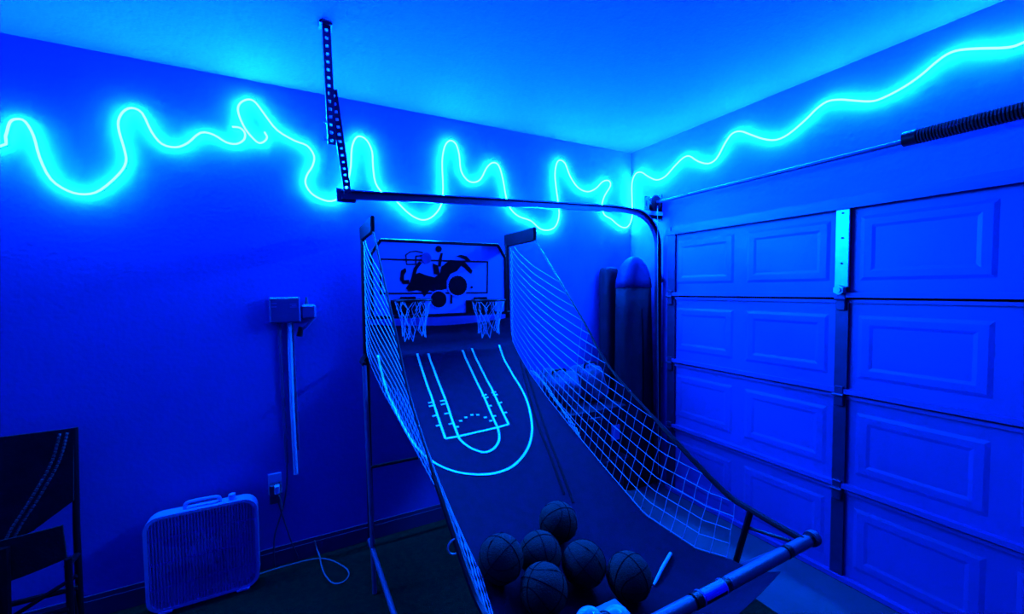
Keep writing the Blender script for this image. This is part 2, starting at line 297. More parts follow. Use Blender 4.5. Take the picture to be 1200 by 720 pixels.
def angle_iron(name, a, b, parent, label=None):
    a, b = Vector(a), Vector(b); d = (b-a); L = d.length; t_ = d.normalized()
    u = Vector((1, 0, 0)); u = (u - t_*u.dot(t_)).normalized(); v = t_.cross(u)
    m = MB(); w_ = .038; th = .003; sl = .012; pitch = .035; n = int(L/pitch)
    def bar(s0, s1, p0, p1, flip):
        vs = [a + t_*q + (v*x+u*y if flip else u*x+v*y) for q in (s0, s1) for x in (p0, p1) for y in (0, th)]
        m.add(vs, [(0, 1, 3, 2), (4, 6, 7, 5), (0, 4, 5, 1), (2, 3, 7, 6), (0, 2, 6, 4), (1, 5, 7, 3)])
    for flip in (0, 1):                         # each flange: two edge strips with rungs between open slots
        lo, hi = (w_-sl)/2, (w_+sl)/2
        bar(0, L, 0, lo, flip); bar(0, L, hi, w_, flip)
        for k in range(n+1):
            s0 = k*pitch; bar(s0, min(L, s0+pitch-sl), lo, hi, flip)
    return m.build(name, TRACK, parent)
hg = thing('track_hanger', 'perforated angle iron hanger bolted to the ceiling above the door track end', 'hanger', (-2.56, -.74, 2.4))
angle_iron('upper_angle', (-2.575, -.74, 2.879), (-2.565, -.74, 2.34), hg)
angle_iron('lower_angle', (-2.553, -.72, 2.60), (-2.465, -.405, 2.20), hg)
m = MB(); m.box(-2.585, -2.53, -.76, -.70, 2.870, 2.879); m.build('ceiling_foot', TRACK, hg)
for zz in (2.36, 2.44): MB().tube([(-2.575, -.75, zz), (-2.535, -.70, zz)], .007, 6).build('bolt', GALV, hg)

sh = thing('torsion_shaft', 'steel torsion shaft with dark coil spring along the header above the garage door', 'torsion shaft', (-.10, -1.5, 2.36))
MB().tube([(-.10, -.34, 2.358), (-.10, -5.5, 2.358)], .013, 12).build('shaft', TRACK, sh, True)
for y0, y1 in ((-1.945, -2.75), (-3.0, -3.8)):
    m = MB(); n = int(abs(y1-y0)/.011); pts = []
    for k in range(n*8):
        a = 2*math.pi*k/8; pts.append((-.10+.032*math.cos(a), y0-(k/8)*.011, 2.368+.032*math.sin(a)))
    m.tube(pts, .0052, 5); m.build('coil_spring', BLACK, sh, True)
    m = MB(); m.tube([(-.10, y0+.02, 2.368), (-.10, y0-.03, 2.368)], .036, 14); m.build('winding_cone', BLACK, sh, True)
m = MB(); m.box(-.15, -.003, -.318, -.312, 2.24, 2.42); m.box(-.15, -.145, -.36, -.312, 2.25, 2.41); m.box(-.006, -.0005, -.36, -.312, 2.22, 2.44)
m.build('bearing_plate', BLACK, sh)
m = MB(); m.sweep([circle(-.10, yy, 2.358, r, 18, 'y') for yy, r in ((-.33, .05), (-.335, .058), (-.34, .052), (-.385, .048), (-.39, .06), (-.395, .03))]); m.build('cable_drum', BLACK, sh, True)
m = MB(); m.box(-.12, -.0005, -2.86, -2.84, 2.27, 2.42); m.build('centre_bracket', TRACK, sh)
MB().tube([(-.10, -.402, 2.33), (-.095, -.408, 1.2), (-.085, -.41, .12)], .0022, 5).build('lift_cable', GALV, sh)

# ================================================================ NEON ROPE LIGHTS
a_ext = []
x = -4.30; first = ROPE_A[0]
while x < first[0]-.12:
    k = (x+6.5)*4.3; a_ext.append((x, -.011, 2.46+.14*math.sin(k)+.05*math.sin(2.3*k+1))); x += .06
def rope(pts, axis, label):
    P = spline(pts, 3); t_ = thing('neon_rope_light', label, 'rope light', P[0])
    out = lambda q: Vector((0, -1, 0)) if (axis(q)) else Vector((-1, 0, 0))
    dome = MB(); base = MB(); dr = []; br = []
    for i, q in enumerate(P):
        tt = (P[min(len(P)-1, i+1)]-P[max(0, i-1)]).normalized(); n = out(q); sd = tt.cross(n).normalized(); n = sd.cross(tt).normalized()
        if n.dot(out(q)) < 0: n = -n
        c = q + n*.004                      # glowing tube held about 15 mm off the wall to widen its halo; narrow rail added to trim it close by
        dr.append([c+sd*(.005*math.cos(a))+n*(.005*math.sin(a)) for a in [2*math.pi*k/10 for k in range(10)]])
        br.append([c+sd*.0040-n*.0145, c+sd*.0040-n*.0030, c-sd*.0040-n*.0030, c-sd*.0040-n*.0145])
    dome.sweep(dr); base.sweep(br)
    base.build('halo_rail', WHITE, t_); dome.build('glow_tube', NEON, t_, True)
    return t_
rope(a_ext[:-1]+ROPE_A, lambda q: True, 'glowing cyan neon rope light waving along left wall, ending in curl beside the other rope')
b_ext = []; last = ROPE_B[-1]; y = last[1]-.12
while y > -2.70:
    k = (last[1]-y)*4.0; b_ext.append((-.011, y, last[2]+.0+.06*math.sin(k))); y -= .06
rope(ROPE_B+b_ext, lambda q: q.x < -.03, 'glowing cyan neon rope light looping behind the door track and on above the garage door')

# ================================================================ BASKETBALL ARCADE
XA, XB = -2.33, -1.30
arc = thing('basketball_arcade', 'two-hoop folding basketball arcade with black ramp, white court lines and side nets', 'arcade game', (-1.815, -1.1, 0))
PROFILE = [(-.10, 1.46, 0), (-.115, 1.36, 0), (-.14, 1.28, 0), (-.25, 1.20, .01), (-.45, 1.10, .035), (-.74, .99, .07), (-1.0, .90, .095), (-1.3, .80, .12), (-1.58, .71, .14), (-1.8, .675, .10), (-1.9, .675, .04), (-2.0, .69, .045), (-2.085, .75, .06)]
TOP = [(-.03, 1.99), (-.472, 1.99), (-.957, 1.516), (-1.198, 1.265), (-1.554, 1.047), (-1.83, .898), (-1.947, .871), (-2.12, .855)]
def edge(y): return interp(y, PROFILE, 2)
def surf(x_, y_):
    d = edge(y_); s_ = (x_+1.815)/(.515-d); sag = .08*min(1, max(0, (-y_-.3)/1.1))
    return interp(y_, PROFILE, 1) - sag*max(0, 1-s_*s_)
# ramp sheet
ys = []
for a, b in zip(PROFILE, PROFILE[1:]):
    n = max(2, int((a[0]-b[0])/.04)); ys += [a[0]+(b[0]-a[0])*k/n for k in range(n)]
ys.append(-2.085)
NX = 20; rings = []
for y_ in ys:
    d = edge(y_); xs = [XA+d+(XB-XA-2*d)*k/NX for k in range(NX+1)]
    topr = [(x_, y_, surf(x_, y_)) for x_ in xs]
    if y_ > -.11:                                   # the top hem hangs slack between the posts
        topr = [(x_, y_, z_-.035*(1-((x_+1.815)/.515)**2)) for x_, y_, z_ in topr]
    rings.append(topr + [(x_, y_+.002, z_-.005) for x_, y_, z_ in reversed(topr)])
ramp = MB().sweep(rings).build('ramp_cloth', FABRIC, arc, True)
def ribbon(pts, wd, lift=.0025):
    m = MB(); P = [Vector((x_, y_, surf(x_, y_)+lift)) for x_, y_ in pts]; n = len(P); vs = []
    for i in range(n):
        t_ = (P[min(n-1, i+1)]-P[max(0, i-1)]); t_ = t_.normalized() if t_.length > 0 else Vector((1, 0, 0))
        x_, y_ = pts[i][0], pts[i][1]; e = .01
        nr = Vector((-(surf(x_+e, y_)-surf(x_-e, y_))/(2*e), -(surf(x_, y_+e)-surf(x_, y_-e))/(2*e), 1)).normalized()
        sd = t_.cross(nr).normalized()*wd/2
        vs += [P[i]-sd+nr*.001, P[i]+sd+nr*.001, P[i]+sd-nr*.002, P[i]-sd-nr*.002]
    m.sweep([vs[4*i:4*i+4] for i in range(n)]); return m
def smooth2(pts, sub=6): return [(q.x, q.y) for q in spline([(a, b, 0) for a, b in pts], sub)]
def dense(pts, sub=12):
    o = []
    for a, b in zip(pts, pts[1:]): o += [(a[0]+(b[0]-a[0])*k/sub, a[1]+(b[1]-a[1])*k/sub) for k in range(sub)]
    return o+[tuple(pts[-1])]
for key, pts in COURT.items():
    ribbon(smooth2(pts) if key in ('arc', 'lane_b') else dense(pts), .0115).build('court_line', INK, ramp)
for a, b in HASH: ribbon(dense([a, b], 3), .009).build('hash_mark', INK, ramp)
for a in DOTS: ribbon([(a[0]-.008, a[1]), (a[0], a[1]), (a[0]+.008, a[1])], .010).build('free_throw_dash', INK, ramp)
for sm in DARK_LINES: ribbon(smooth2(sm), .010, .002).build('dark_line', SEAM, ramp)  # two thin dark lines running down the ramp cloth
# frame
for xx, sg in ((XA, -1), (XB, 1)):
    ox = -.05
    m = MB(); m.tube([(xx-.005*sg, -.075, 0.03), (xx-.005*sg, -.075, 2.0)], .019, 10); m.build('rear_post', BLACK, arc, True)
    MB().tube([(xx-.005*sg, -.075, .012), (xx-.005*sg, -.075, .04)], .024, 10).build('foot', DARKP, arc)
    m = MB(); m.box(xx-.012, xx+.012, -.475, -.035, 1.985, 2.078, bev=.006); m.build('net_arm', PLATE, arc)
    m = MB(); zl = 1.245 if sg < 0 else .98
    m = MB(); m.tube([(xx+ox, -.37, zl), (xx+ox, -.535, .015)], .0125, 10); m.build('leg', TUBE, arc, True)
    m = MB(); m.tube([(xx+.0*sg, -.075, zl+.015), (xx+ox, -.25, zl+.005), (xx+ox, -.38, zl+.005)], .013, 8); m.build('leg_bracket', BLACK, arc, True)
    m = MB(); m.tube([(xx+ox, -.40, .24), (xx+ox, -1.2, .275), (xx+ox*.6, -2.06, .29)], .0125, 10); m.build('lower_rail', TUBE, arc, True)
    m = MB(); m.tube([(xx+.0*sg, -2.11, .835), (xx-.06*sg, -1.30, .022)], .014, 10); m.build('leg', TUBE, arc, True)
    e = [(xx, yy, zz) for yy, zz in TOP[1:]]
    m = MB(); m.tube(spline(e[:4], 5)[:-1]+spline(e[3:], 4), [.006]*15+[.011]*17 if sg else .01, 8); m.build('net_rail', BLACK, arc, True)
    m = MB(); m.tube([(xx, -1.947, .871), (xx-.01*sg, -1.90, .655)], .011, 8); m.build('front_upright', BLACK, arc, True)
    m = MB(); m.tube([(xx, -1.93, .80), (xx, -2.08, .83)], .006, 8); m.build('brace', BLACK, arc, True)
    # side net: rows run parallel to the ramp edge, columns hang straight, both cut off at the rail
    net = MB(); cell = .048; R_ = .0014
    def pt(yy, zz):
        zb = interp(yy, PROFILE, 1); zt = interp(yy, TOP, 1); f_ = min(1, max(0, (zz-zb)/max(.01, zt-zb)))
        return (xx - sg*edge(yy)*(1-f_), yy, zz)
    for k in range(0, 16):
        run = []; yy = -.12
        while yy >= -1.90:
            zz = interp(yy, PROFILE, 1)+k*cell+.004
            if zz < interp(yy, TOP, 1)+.004: run.append(pt(yy, zz))
            elif len(run) > 1: net.tube(run, R_, 4); run = []
            else: run = []
            yy -= .03
        if len(run) > 1: net.tube(run, R_, 4)
    yy = -.16
    while yy > -1.90:
        zb, zt = interp(yy, PROFILE, 1), interp(yy, TOP, 1); rows = int((zt-zb)/cell)
        if yy > -.95: rows = min(rows, max(0, int(6-(yy+.95)*9)))
        if rows > 0:
            net.tube([pt(yy, zb-.012)]+[pt(yy-.003*(j % 2), zb+j*cell) for j in range(rows+1)], R_, 4)
        yy -= cell
    no = net.build('side_net', CORD, arc)
    if sg > 0:
        bun = [pt(y_, interp(y_, PROFILE, 1)+h_) for y_, h_ in ((-.46, .02), (-.55, .05), (-.66, .06), (-.80, .045), (-.95, .03), (-1.08, .012))]
        m = MB()
        for q in range(3):
            m.tube([(a.x-.006*math.sin(i*1.9+q*2), a.y, a.z+.010*math.sin(i*1.3+q*2.1)) for i, a in enumerate(spline(bun, 6))], .0018, 4)
        m.build('gathered_cord', CORD, no)
    else:
        m = MB(); m.tube(spline(circle(xx-.004, -1.73, .935, .022, 10, 'y')[2:9], 3), .003, 6); m.build('hook_ring', GALV, arc)
MB().tube([(XA, -.085, .53), (XB, -.085, .53)], .011, 8).build('crossbar', BLACK, arc, True)
MB().tube([(XA, -.085, 1.5), (XB, -.085, 1.5)], .012, 8).build('crossbar', BLACK, arc, True)
# front bar
FY, FZ = -2.12, .846
fb = MB().tube([(XA-.03, FY, FZ), (XB+.045, FY, FZ)], .016, 14).build('front_bar', BLACK, arc, True)
for x0, x1 in ((-2.30, -1.825), (-1.685, -1.405), (-1.385, -1.275)):
    m = MB(); m.tube([(x0, FY, FZ), (x0+.004, FY, FZ), (x1-.004, FY, FZ), (x1, FY, FZ)], [.014, .0185, .0185, .014], 16); m.build('foam_sleeve', mat('blue_grey_foam', (0.12, 0.03, 0.085), .45, nscale=30, namt=.15), fb, True)
for x0, x1 in ((-1.82, -1.69), (-1.403, -1.387)):
    MB().tube([(x0, FY, FZ), (x1, FY, FZ)], .0195, 16).build('collar', BLACK, fb, True)
lab = MB(); n = 6; rr = []
for x0 in (-1.793, -1.708):
    rr.append([(x0, FY-.0225*math.sin(a), FZ+.0225*math.cos(a)) for a in [math.radians(-5+80*k/n) for k in range(n+1)]]+[(x0, FY-.0190*math.sin(a), FZ+.0190*math.cos(a)) for a in [math.radians(75-80*k/n) for k in range(n+1)]])
lab.sweep(rr); lo = lab.build('label_sticker', BLUEL, fb); lo['label'] = 'bright blue label sticker'
for x0, x1 in ((-1.797, -1.793), (-1.708, -1.704)):
    MB().tube([(x0, FY, FZ), (x1, FY, FZ)], .0208, 16).build('label_edge', PALE, fb)
MB().tube([(XB+.04, FY, FZ), (XB+.06, FY, FZ)], .024, 14).build('end_cap', DARKP, fb, True)
# backboard
BY = -.16
bx0, bx1, bz0, bz1 = -2.295, -1.365, 1.50, 1.985
outline = [(bx0, bz0), (bx1, bz0), (bx1, bz1-.09), (bx1-.06, bz1), (bx0+.06, bz1), (bx0, bz1-.09)]
bd = MB().prism(outline, BY, BY+.018).build('backboard', BOARD, arc)
fr = MB()
for (a, b) in zip(outline, outline[1:]+outline[:1]):
    fr.tube([(a[0], BY-.002, a[1]), (b[0], BY-.002, b[1])], .011, 6)
fr.build('backboard_frame', BLACK, bd)
def bar2(m, a, b, wd, y0, y1):
    d = Vector((b[0]-a[0], b[1]-a[1])); nrm = Vector((-d.y, d.x)).normalized()*wd/2; d = d.normalized()*wd/2
    m.prism([(a[0]-nrm.x-d.x, a[1]-nrm.y-d.y), (b[0]-nrm.x+d.x, b[1]-nrm.y+d.y), (b[0]+nrm.x+d.x, b[1]+nrm.y+d.y), (a[0]+nrm.x-d.x, a[1]+nrm.y-d.y)], y0, y1)
m = MB()
for a, b in zip(RECT, RECT[1:]+RECT[:1]): bar2(m, a, b, .011, BY-.0015, BY+.001)
m.build('target_rectangle', PRINTM, bd)
pr = MB()
for i, poly in enumerate(PRINT.values()): pr.prism(poly, BY-.0030-.0002*i, BY)
for i, (cx, cz, r) in enumerate(DISCS):
    n = 44; pr.prism([(cx+r*(1+.05*(k % 2)*(i in (1, 2)))*math.cos(2*math.pi*k/n), cz+r*(1+.05*(k % 2)*(i in (1, 2)))*math.sin(2*math.pi*k/n)) for k in range(n)], BY-.0046-.0002*i, BY)
for line in HOOPLOGO:
    for a, b in zip(line, line[1:]): bar2(pr, a, b, .008, BY-.002, BY)
pr.build('player_print', PRINTM, bd)
ol = MB()
for (cx, cz, r) in DISCS[1:3]:
    n = 40; ol.prism([(cx+r*1.16*math.cos(2*math.pi*k/n), cz+r*1.16*math.sin(2*math.pi*k/n)) for k in range(n)], BY-.0045, BY)
ol.build('print_outline', BOARD, bd)
hd = MB(); cx, cz, r = HEAD; hd.prism([(cx+r*math.cos(a), cz+1.1*r*math.sin(a)) for a in [2*math.pi*k/24 for k in range(24)]], BY-.0062, BY); hd.build('head_print', PRINTB, bd)
# hoops
def hoop(cx, cy, cz, r):
    rim = MB().tube(circle(cx, cy, cz, r, 32), .0065, 8, closed=True).build('rim', BLACK, arc, True)
    m = MB(); m.box(cx-.05, cx+.05, BY-.012, BY, cz-.075, cz+.02, bev=.003); m.box(cx-.035, cx+.035, cy+r-.005, BY, cz-.012, cz+.004); m.build('rim_bracket', BLACK, rim)
    net = MB(); n = 10; lev = [(0, r), (-.06, r*.86), (-.12, r*.70), (-.18, r*.62), (-.235, r*.66)]
    for k in range(n):
        for sg in (-1, 1):
            pts = []
            for j, (dz, rj) in enumerate(lev):
                a = 2*math.pi*(k+sg*.5*(j % 2)+.0)/n + (0.15*math.sin(k*2.1+j))
                pts.append((cx+rj*math.cos(a), cy+rj*math.sin(a), cz+dz+(.02*math.sin(k*1.7) if j == 4 else 0)))
            net.tube(pts, .0022, 4)
    net.build('hoop_net', CORD, rim)
    bk = MB(); bk.box(cx-.11, cx+.11, BY-.010, BY-.0065, cz-.095, cz-.0); bk.build('rim_backing', PRINTM, bd)
hoop(-2.073, -.295, 1.608, .112)
hoop(-1.565, -.295, 1.596, .112)

# ---- mini basketballs in the pit
def make_ball():
    m = MB(); n1, n2 = 16, 28; r = .076; rings = []
    for i in range(n1+1):
        th = math.pi*i/n1; rings.append([(max(1e-4, r*math.sin(th))*math.cos(2*math.pi*k/n2), max(1e-4, r*math.sin(th))*math.sin(2*math.pi*k/n2), r*math.cos(th)) for k in range(n2)])
    m.sweep(rings); return m
BL = ['dark mini basketball sitting highest up the ramp of the arcade', 'dark mini basketball beside the bare side rail of the arcade pit', 'dark mini basketball in the middle of the cluster in the arcade pit',
      'dark mini basketball between the middle ball and the outermost ball by the pale stick', 'dark mini basketball closest to the pale stick in the pit', 'dark mini basketball closest to the two-lobed glossy object']
bm0 = None
BALLS[4][0] += .004
for i, (c, lb) in enumerate(zip(BALLS, BL)):
    t_ = thing('mini_basketball', lb, 'basketball', c, 'mini basketballs in the arcade pit')
    t_.rotation_euler = (i*1.1+.4, i*.7+.3, i*2.0)
    if bm0 is None:
        o = make_ball().build('ball_cover', BALL, None, 'all'); bm0 = o.data
        s_ = MB(); R1 = .0762
        for ax in 'xyz': s_.tube(circle(0, 0, 0, R1, 36, ax), .0016, 5, closed=True)
        for sx in (-1, 1):
            s_.tube([(sx*(.042+.020*math.cos(2*a))*1.0, R1*.80*math.cos(a), R1*.80*math.sin(a)) for a in [2*math.pi*k/36 for k in range(36)]], .0016, 5, closed=True)
        for k, q in enumerate(s_.v):
            v = Vector(q); L_ = v.length; s_.v[k] = tuple(v*(R1*(1 if L_ > R1*.5 else 1)/L_) if abs(L_-R1) > .003 else v)
        so = s_.build('ball_seams', SEAM, None); sm0 = so.data
    else:
        o = bpy.data.objects.new('ball_cover', bm0); COL.objects.link(o); so = bpy.data.objects.new('ball_seams', sm0); COL.objects.link(so)
    o.parent = t_; o.location = (0, 0, 0); so.parent = t_; so.location = (0, 0, 0)

# ---- pale stick and glossy object at the front of the pit
a, b = Vector((STICK[0][0], STICK[0][1], surf(*STICK[0])+.007)), Vector((STICK[1][0], STICK[1][1], surf(*STICK[1])+.006))
m = MB(); m.tube([b, b+(a-b)*.1, b+(a-b)*.5+Vector((-.003, 0, .002)), a], [.0035, .005, .006, .0065], 8)
tag(m.build('plastic_stick', WHITE, smooth=True), 'short pale plastic stick lying on the dark cloth at the front of the ball pit', 'stick')
gl = thing('plastic_toy', 'small glossy pale and blue two-lobed object at the front of the ball pit', 'toy', (-1.98, -1.93, .70))
def blob(c, r, sc, n1=10, n2=16):
    m = MB(); m.sweep([[(c[0]+max(1e-4, math.sin(math.pi*i/n1))*r*sc[0]*math.cos(2*math.pi*k/n2), c[1]+max(1e-4, math.sin(math.pi*i/n1))*r*sc[1]*math.sin(2*math.pi*k/n2), c[2]+r*sc[2]*math.cos(math.pi*i/n1)) for k in range(n2)] for i in range(n1+1)]); return m
blob((-2.03, -1.95, .757), .036, (1.1, .9, .85)).build('lobe', GLOSS, gl, 'all')
blob((-1.935, -1.95, .722), .038, (1.25, .9, .85)).build('lobe', GLOSS, gl, 'all')
blob((-1.985, -1.965, .742), .028, (1, 1, 1)).build('dark_middle', BLACK, gl, 'all')
m = MB(); m.box(-2.07, -1.89, -1.98, -1.90, .635, .74, bev=.008); m.build('base', DARKP, gl)

# ================================================================ LEFT WALL ITEMS
# ---- breaker-like control box with conduits
bx = thing('wall_control_box', 'dark wall-mounted electrical control box with conduits running down the wall', 'electrical box', (-2.75, 0, 1.47))
m = MB(); m.box(-2.85, -2.69, -.085, 0, 1.485, 1.637, bev=.008); b0 = m.build('box_body', GREY, bx)
m = MB(); m.box(-2.69, -2.605, -.065, 0, 1.50, 1.59, bev=.012); m.build('side_housing', GREY, bx)
m = MB(); m.tube([(-2.655, -.04, 1.58), (-2.656, -.04, 1.635)], [.012, .007], 8); m.build('toggle', DARKP, bx)
for zz in (1.60, 1.58):
    MB().box(-2.838, -2.812, -.0868, -.084, zz, zz+.003).build('vent_slit', PALE, b0)
for k, zz in enumerate((1.593, 1.585, 1.577)):
    MB().box(-2.745+.01*(k % 2), -2.71, -.0868, -.084, zz, zz+.0025).build('vent_slit', PALE, b0)
MB().tube([(-2.752, -.02, 1.50), (-2.752, -.02, 1.0), (-2.745, -.02, .555)], .0125, 10).build('conduit', WHITE, bx, True)
MB().tube([(-2.805, -.014, 1.50), (-2.797, -.014, 1.0), (-2.79, -.014, .63)], .010, 8).build('cable', GREY, bx, True)
MB().tube([(-2.734, -.010, 1.50), (-2.728, -.010, 1.0), (-2.724, -.010, .70)], .006, 8).build('cable', GREY, bx, True)
MB().tube(spline([(-2.62, -.05, 1.505), (-2.66, -.055, 1.46), (-2.69, -.05, 1.44)], 5), .009, 8).build('wand', GREY, bx, True)
m = MB(); m.tube([(-2.69, -.05, 1.455), (-2.70, -.048, 1.40)], [.013, .017], 8); m.build('wand_grip', BLACK, bx, True)
# ---- outlet with plugs
ou = thing('wall_outlet', 'white wall outlet with a dark adapter and pale plug inserted', 'outlet', (-2.855, 0, .42))
m = MB(); m.box(-2.892, -2.822, -.007, 0, .452, .578, bev=.002); m.build('cover_plate', WHITE, ou)
m = MB(); m.box(-2.885, -2.828, -.05, -.006, .41, .525, bev=.006); m.build('adapter', DARKP, ou)
m = MB(); m.box(-2.858, -2.832, -.075, -.045, .475, .525, bev=.004); m.build('plug', WHITE, ou)
m = MB(); m.tube(spline([(-2.845, -.065, .48), (-2.838, -.07, .42), (-2.815, -.05, .30), (-2.78, -.04, .15), (-2.752, -.027, .05), (-2.748, -.026, .018)], 6), .004, 6)
tag(m.build('power_cord', DARKP, smooth=True), 'dark cord dropping from the outlet towards the arcade side', 'cord')
m = MB(); m.tube(spline([(-2.79, -.014, .66), (-2.795, -.018, .50), (-2.82, -.02, .36), (-2.865, -.03, .22), (-2.875, -.026, .10), (-2.873, -.024, .018)], 6), .0045, 6)
tag(m.build('power_cord', DARKP, smooth=True), 'dark cord hanging from the wall cable towards the box fan', 'cord')
m = MB(); m.tube(spline([(-2.845, -.07, .49), (-2.83, -.072, .44), (-2.82, -.075, .38)], 5), .0035, 6); m.build('plug_cord', CORDG, ou, True)
# ---- loose cord on the floor
m = MB(); m.tube(spline([(-2.95, -.055, .017), (-2.86, -.048, .017), (-2.77, -.048, .017), (-2.69, -.055, .017), (-2.62, -.075, .017), (-2.55, -.15, .017), (-2.495, -.25, .017), (-2.49, -.32, .017), (-2.525, -.362, .017), (-2.575, -.345, .017), (-2.61, -.25, .017), (-2.625, -.15, .02), (-2.63, -.07, .028), (-2.645, -.022, .06), (-2.655, -.018, .11)], 6), .0042, 6)
tag(m.build('extension_cord', CORDG, smooth=True), 'thin pale cord looped on the turf between fan and arcade leg', 'cord')
# ---- box fan
fan = thing('box_fan', 'square box fan with rounded pale rim and carry handle standing against the wall', 'fan', (-3.18, -.12, 0))
fx0, fx1, fz0, fz1 = -3.435, -2.94, .018, .523
ro = rrect(fx0, fx1, fz0, fz1, .07, 6); ri = rrect(fx0+.016, fx1-.016, fz0+.016, fz1-.016, .058, 6)
m = MB(); n = len(ro)
vs = [(a, -.155, b) for a, b in ro]+[(a, -.085, b) for a, b in ro]+[(a, -.085, b) for a, b in ri]+[(a, -.155, b) for a, b in ri]
fs = []
for q in range(4):
    for k in range(n): fs.append((q*n+k, q*n+(k+1) % n, ((q+1) % 4)*n+(k+1) % n, ((q+1) % 4)*n+k))
m.add(vs, fs); m.build('rim', FANW, fan, True)
g = MB(); fcx, fcz = (fx0+fx1)/2, (fz0+fz1)/2
for k in range(34):
    xx = fx0+.022+(fx1-fx0-.044)*k/33
    inset = .05*max(0, (abs(xx-fcx)-.19)/.06)**2
    g.box(xx-.0022, xx+.0022, -.151, -.146, fz0+.012+inset, fz1-.012-inset)
for zz in (.14, .27, .40): g.box(fx0+.015, fx1-.015, -.147, -.143, zz-.004, zz+.004)
g.build('grille', FANG, fan)
m = MB(); m.prism(rrect(fx0+.012, fx1-.012, fz0+.012, fz1-.012, .058, 5), -.098, -.090); m.build('rear_shroud', FANW, fan)
m = MB(); m.sweep([circle(fcx, yy, fcz, r, 28, 'y') for yy, r in ((-.138, .002), (-.141, .045), (-.137, .078), (-.11, .085))], cap=True); m.build('hub_cap', FANW, fan, True)
for k in range(5):
    a0 = 2*math.pi*k/5; m = MB(); rr = []
    for r, wd, tw in ((.06, .35, .6), (.12, .45, .5), (.17, .5, .4), (.20, .38, .35)):
        pts = []
        for s_, e_ in ((-1, 0), (1, 0), (1, .003), (-1, .003)):
            a = a0+s_*wd/2*1.0; pts.append((fcx+r*math.cos(a), -.118+s_*.016*tw+e_, fcz+r*math.sin(a)))
        rr.append(pts)
    m.sweep(rr); m.build('blade', FANG, fan)
m = MB(); m.tube(spline([(-3.268, -.12, .525), (-3.262, -.12, .548), (-3.24, -.12, .557), (-3.14, -.12, .556), (-3.117, -.12, .548), (-3.112, -.12, .525)], 4), .009, 8); m.build('handle', FANW, fan, True)
m = MB(); m.tube([(-3.058, -.12, .52), (-3.058, -.12, .535), (-3.058, -.12, .553)], [.010, .018, .016], 12); m.build('speed_knob', FANW, fan, True)
for xx in (-3.36, -3.02):
    m = MB(); m.box(xx-.03, xx+.03, -.165, -.06, .012, .024, bev=.003); m.build('foot', FANW, fan)

# ---- turf mat
tf = MB().box(-5.2, -.60, -4.2, -.016, 0, .012, bev=.003).build('turf_mat', TURF)
tag(tf, 'dark green artificial turf mat spread on the floor under the arcade', 'mat')

# ---- folding chair at the left
ch = thing('folding_chair', 'dark canvas folding chair folded flat with webbing trim beside the fan', 'chair', (-3.9, -.32, .012))
cx0, cx1 = -4.20, -3.625
m = MB(); rr = []
for k in range(9):
    xx = cx0+(cx1-cx0)*k/8; bow = .04*math.sin(math.pi*k/8); low = .60 + .14*max(0, (k-5.5)/2.5)
    rr.append([(xx, -.30+bow, low), (xx, -.262+bow*1.2, 1.06-.012*math.sin(math.pi*k/8)), (xx, -.254+bow*1.2, 1.06-.012*math.sin(math.pi*k/8)), (xx, -.292+bow, low)])
m.sweep(rr); m.build('back_canvas', CHAIRF, ch, True)
m = MB(); rr = []
for k in range(9):
    xx = cx0+.02+(cx1-cx0-.04)*k/8; sg_ = .05*math.sin(math.pi*k/8)
    rr.append([(xx, -.325, .50-sg_), (xx, -.345, .66-sg_*.3), (xx, -.353, .66-sg_*.3), (xx, -.333, .50-sg_)])
m.sweep(rr); m.build('seat_canvas', CHAIRF, ch, True)
for a in ((cx0, 0), (cx1, 0)):
    MB().tube([(a[0], -.30, .012), (a[0], -.285, .6), (a[0], -.25, 1.06)], .013, 10).build('back_post', BLACK, ch, True)
    MB().tube([(a[0], -.385, .012), (a[0], -.375, .52)], .013, 10).build('front_leg', BLACK, ch, True)
    MB().tube([(a[0], -.385, .49), (a[0], -.29, .49)], .012, 8).build('seat_rail', BLACK, ch, True)
    MB().tube([(a[0], -.30, .06), (a[0], -.375, .44)], .009, 8).build('side_brace', BLACK, ch, True)
MB().tube([(cx0, -.30, .34), (cx1, -.30, .34)], .012, 8).build('cross_brace', BLACK, ch, True)
MB().tube([(cx0, -.385, .30), (cx1, -.385, .30)], .012, 8).build('cross_brace', BLACK, ch, True)
MB().tube([(cx0+.02, -.31, .10), (cx1, -.31, .40)], .009, 8).build('cross_brace', BLACK, ch, True)
MB().tube([(-3.835, -.365, .02), (-3.82, -.36, .62)], .020, 8).build('centre_post', BLACK, ch, True)
wb = [(-3.645, -.296, 1.05), (-3.675, -.30, .93), (-3.74, -.302, .79), (-3.805, -.315, .665), (-3.825, -.325, .60), (-3.825, -.33, .50)]
for dx in (-.012, .012):
    m = MB()
    pts = spline(wb, 8)
    for i in range(0, len(pts)-1):
        a = pts[i]; b = pts[i]+(pts[i+1]-pts[i])*.62
        m.tube([(a.x+dx, a.y, a.z), (b.x+dx, b.y, b.z)], .006, 5)
    m.build('webbing', STRAP, ch)

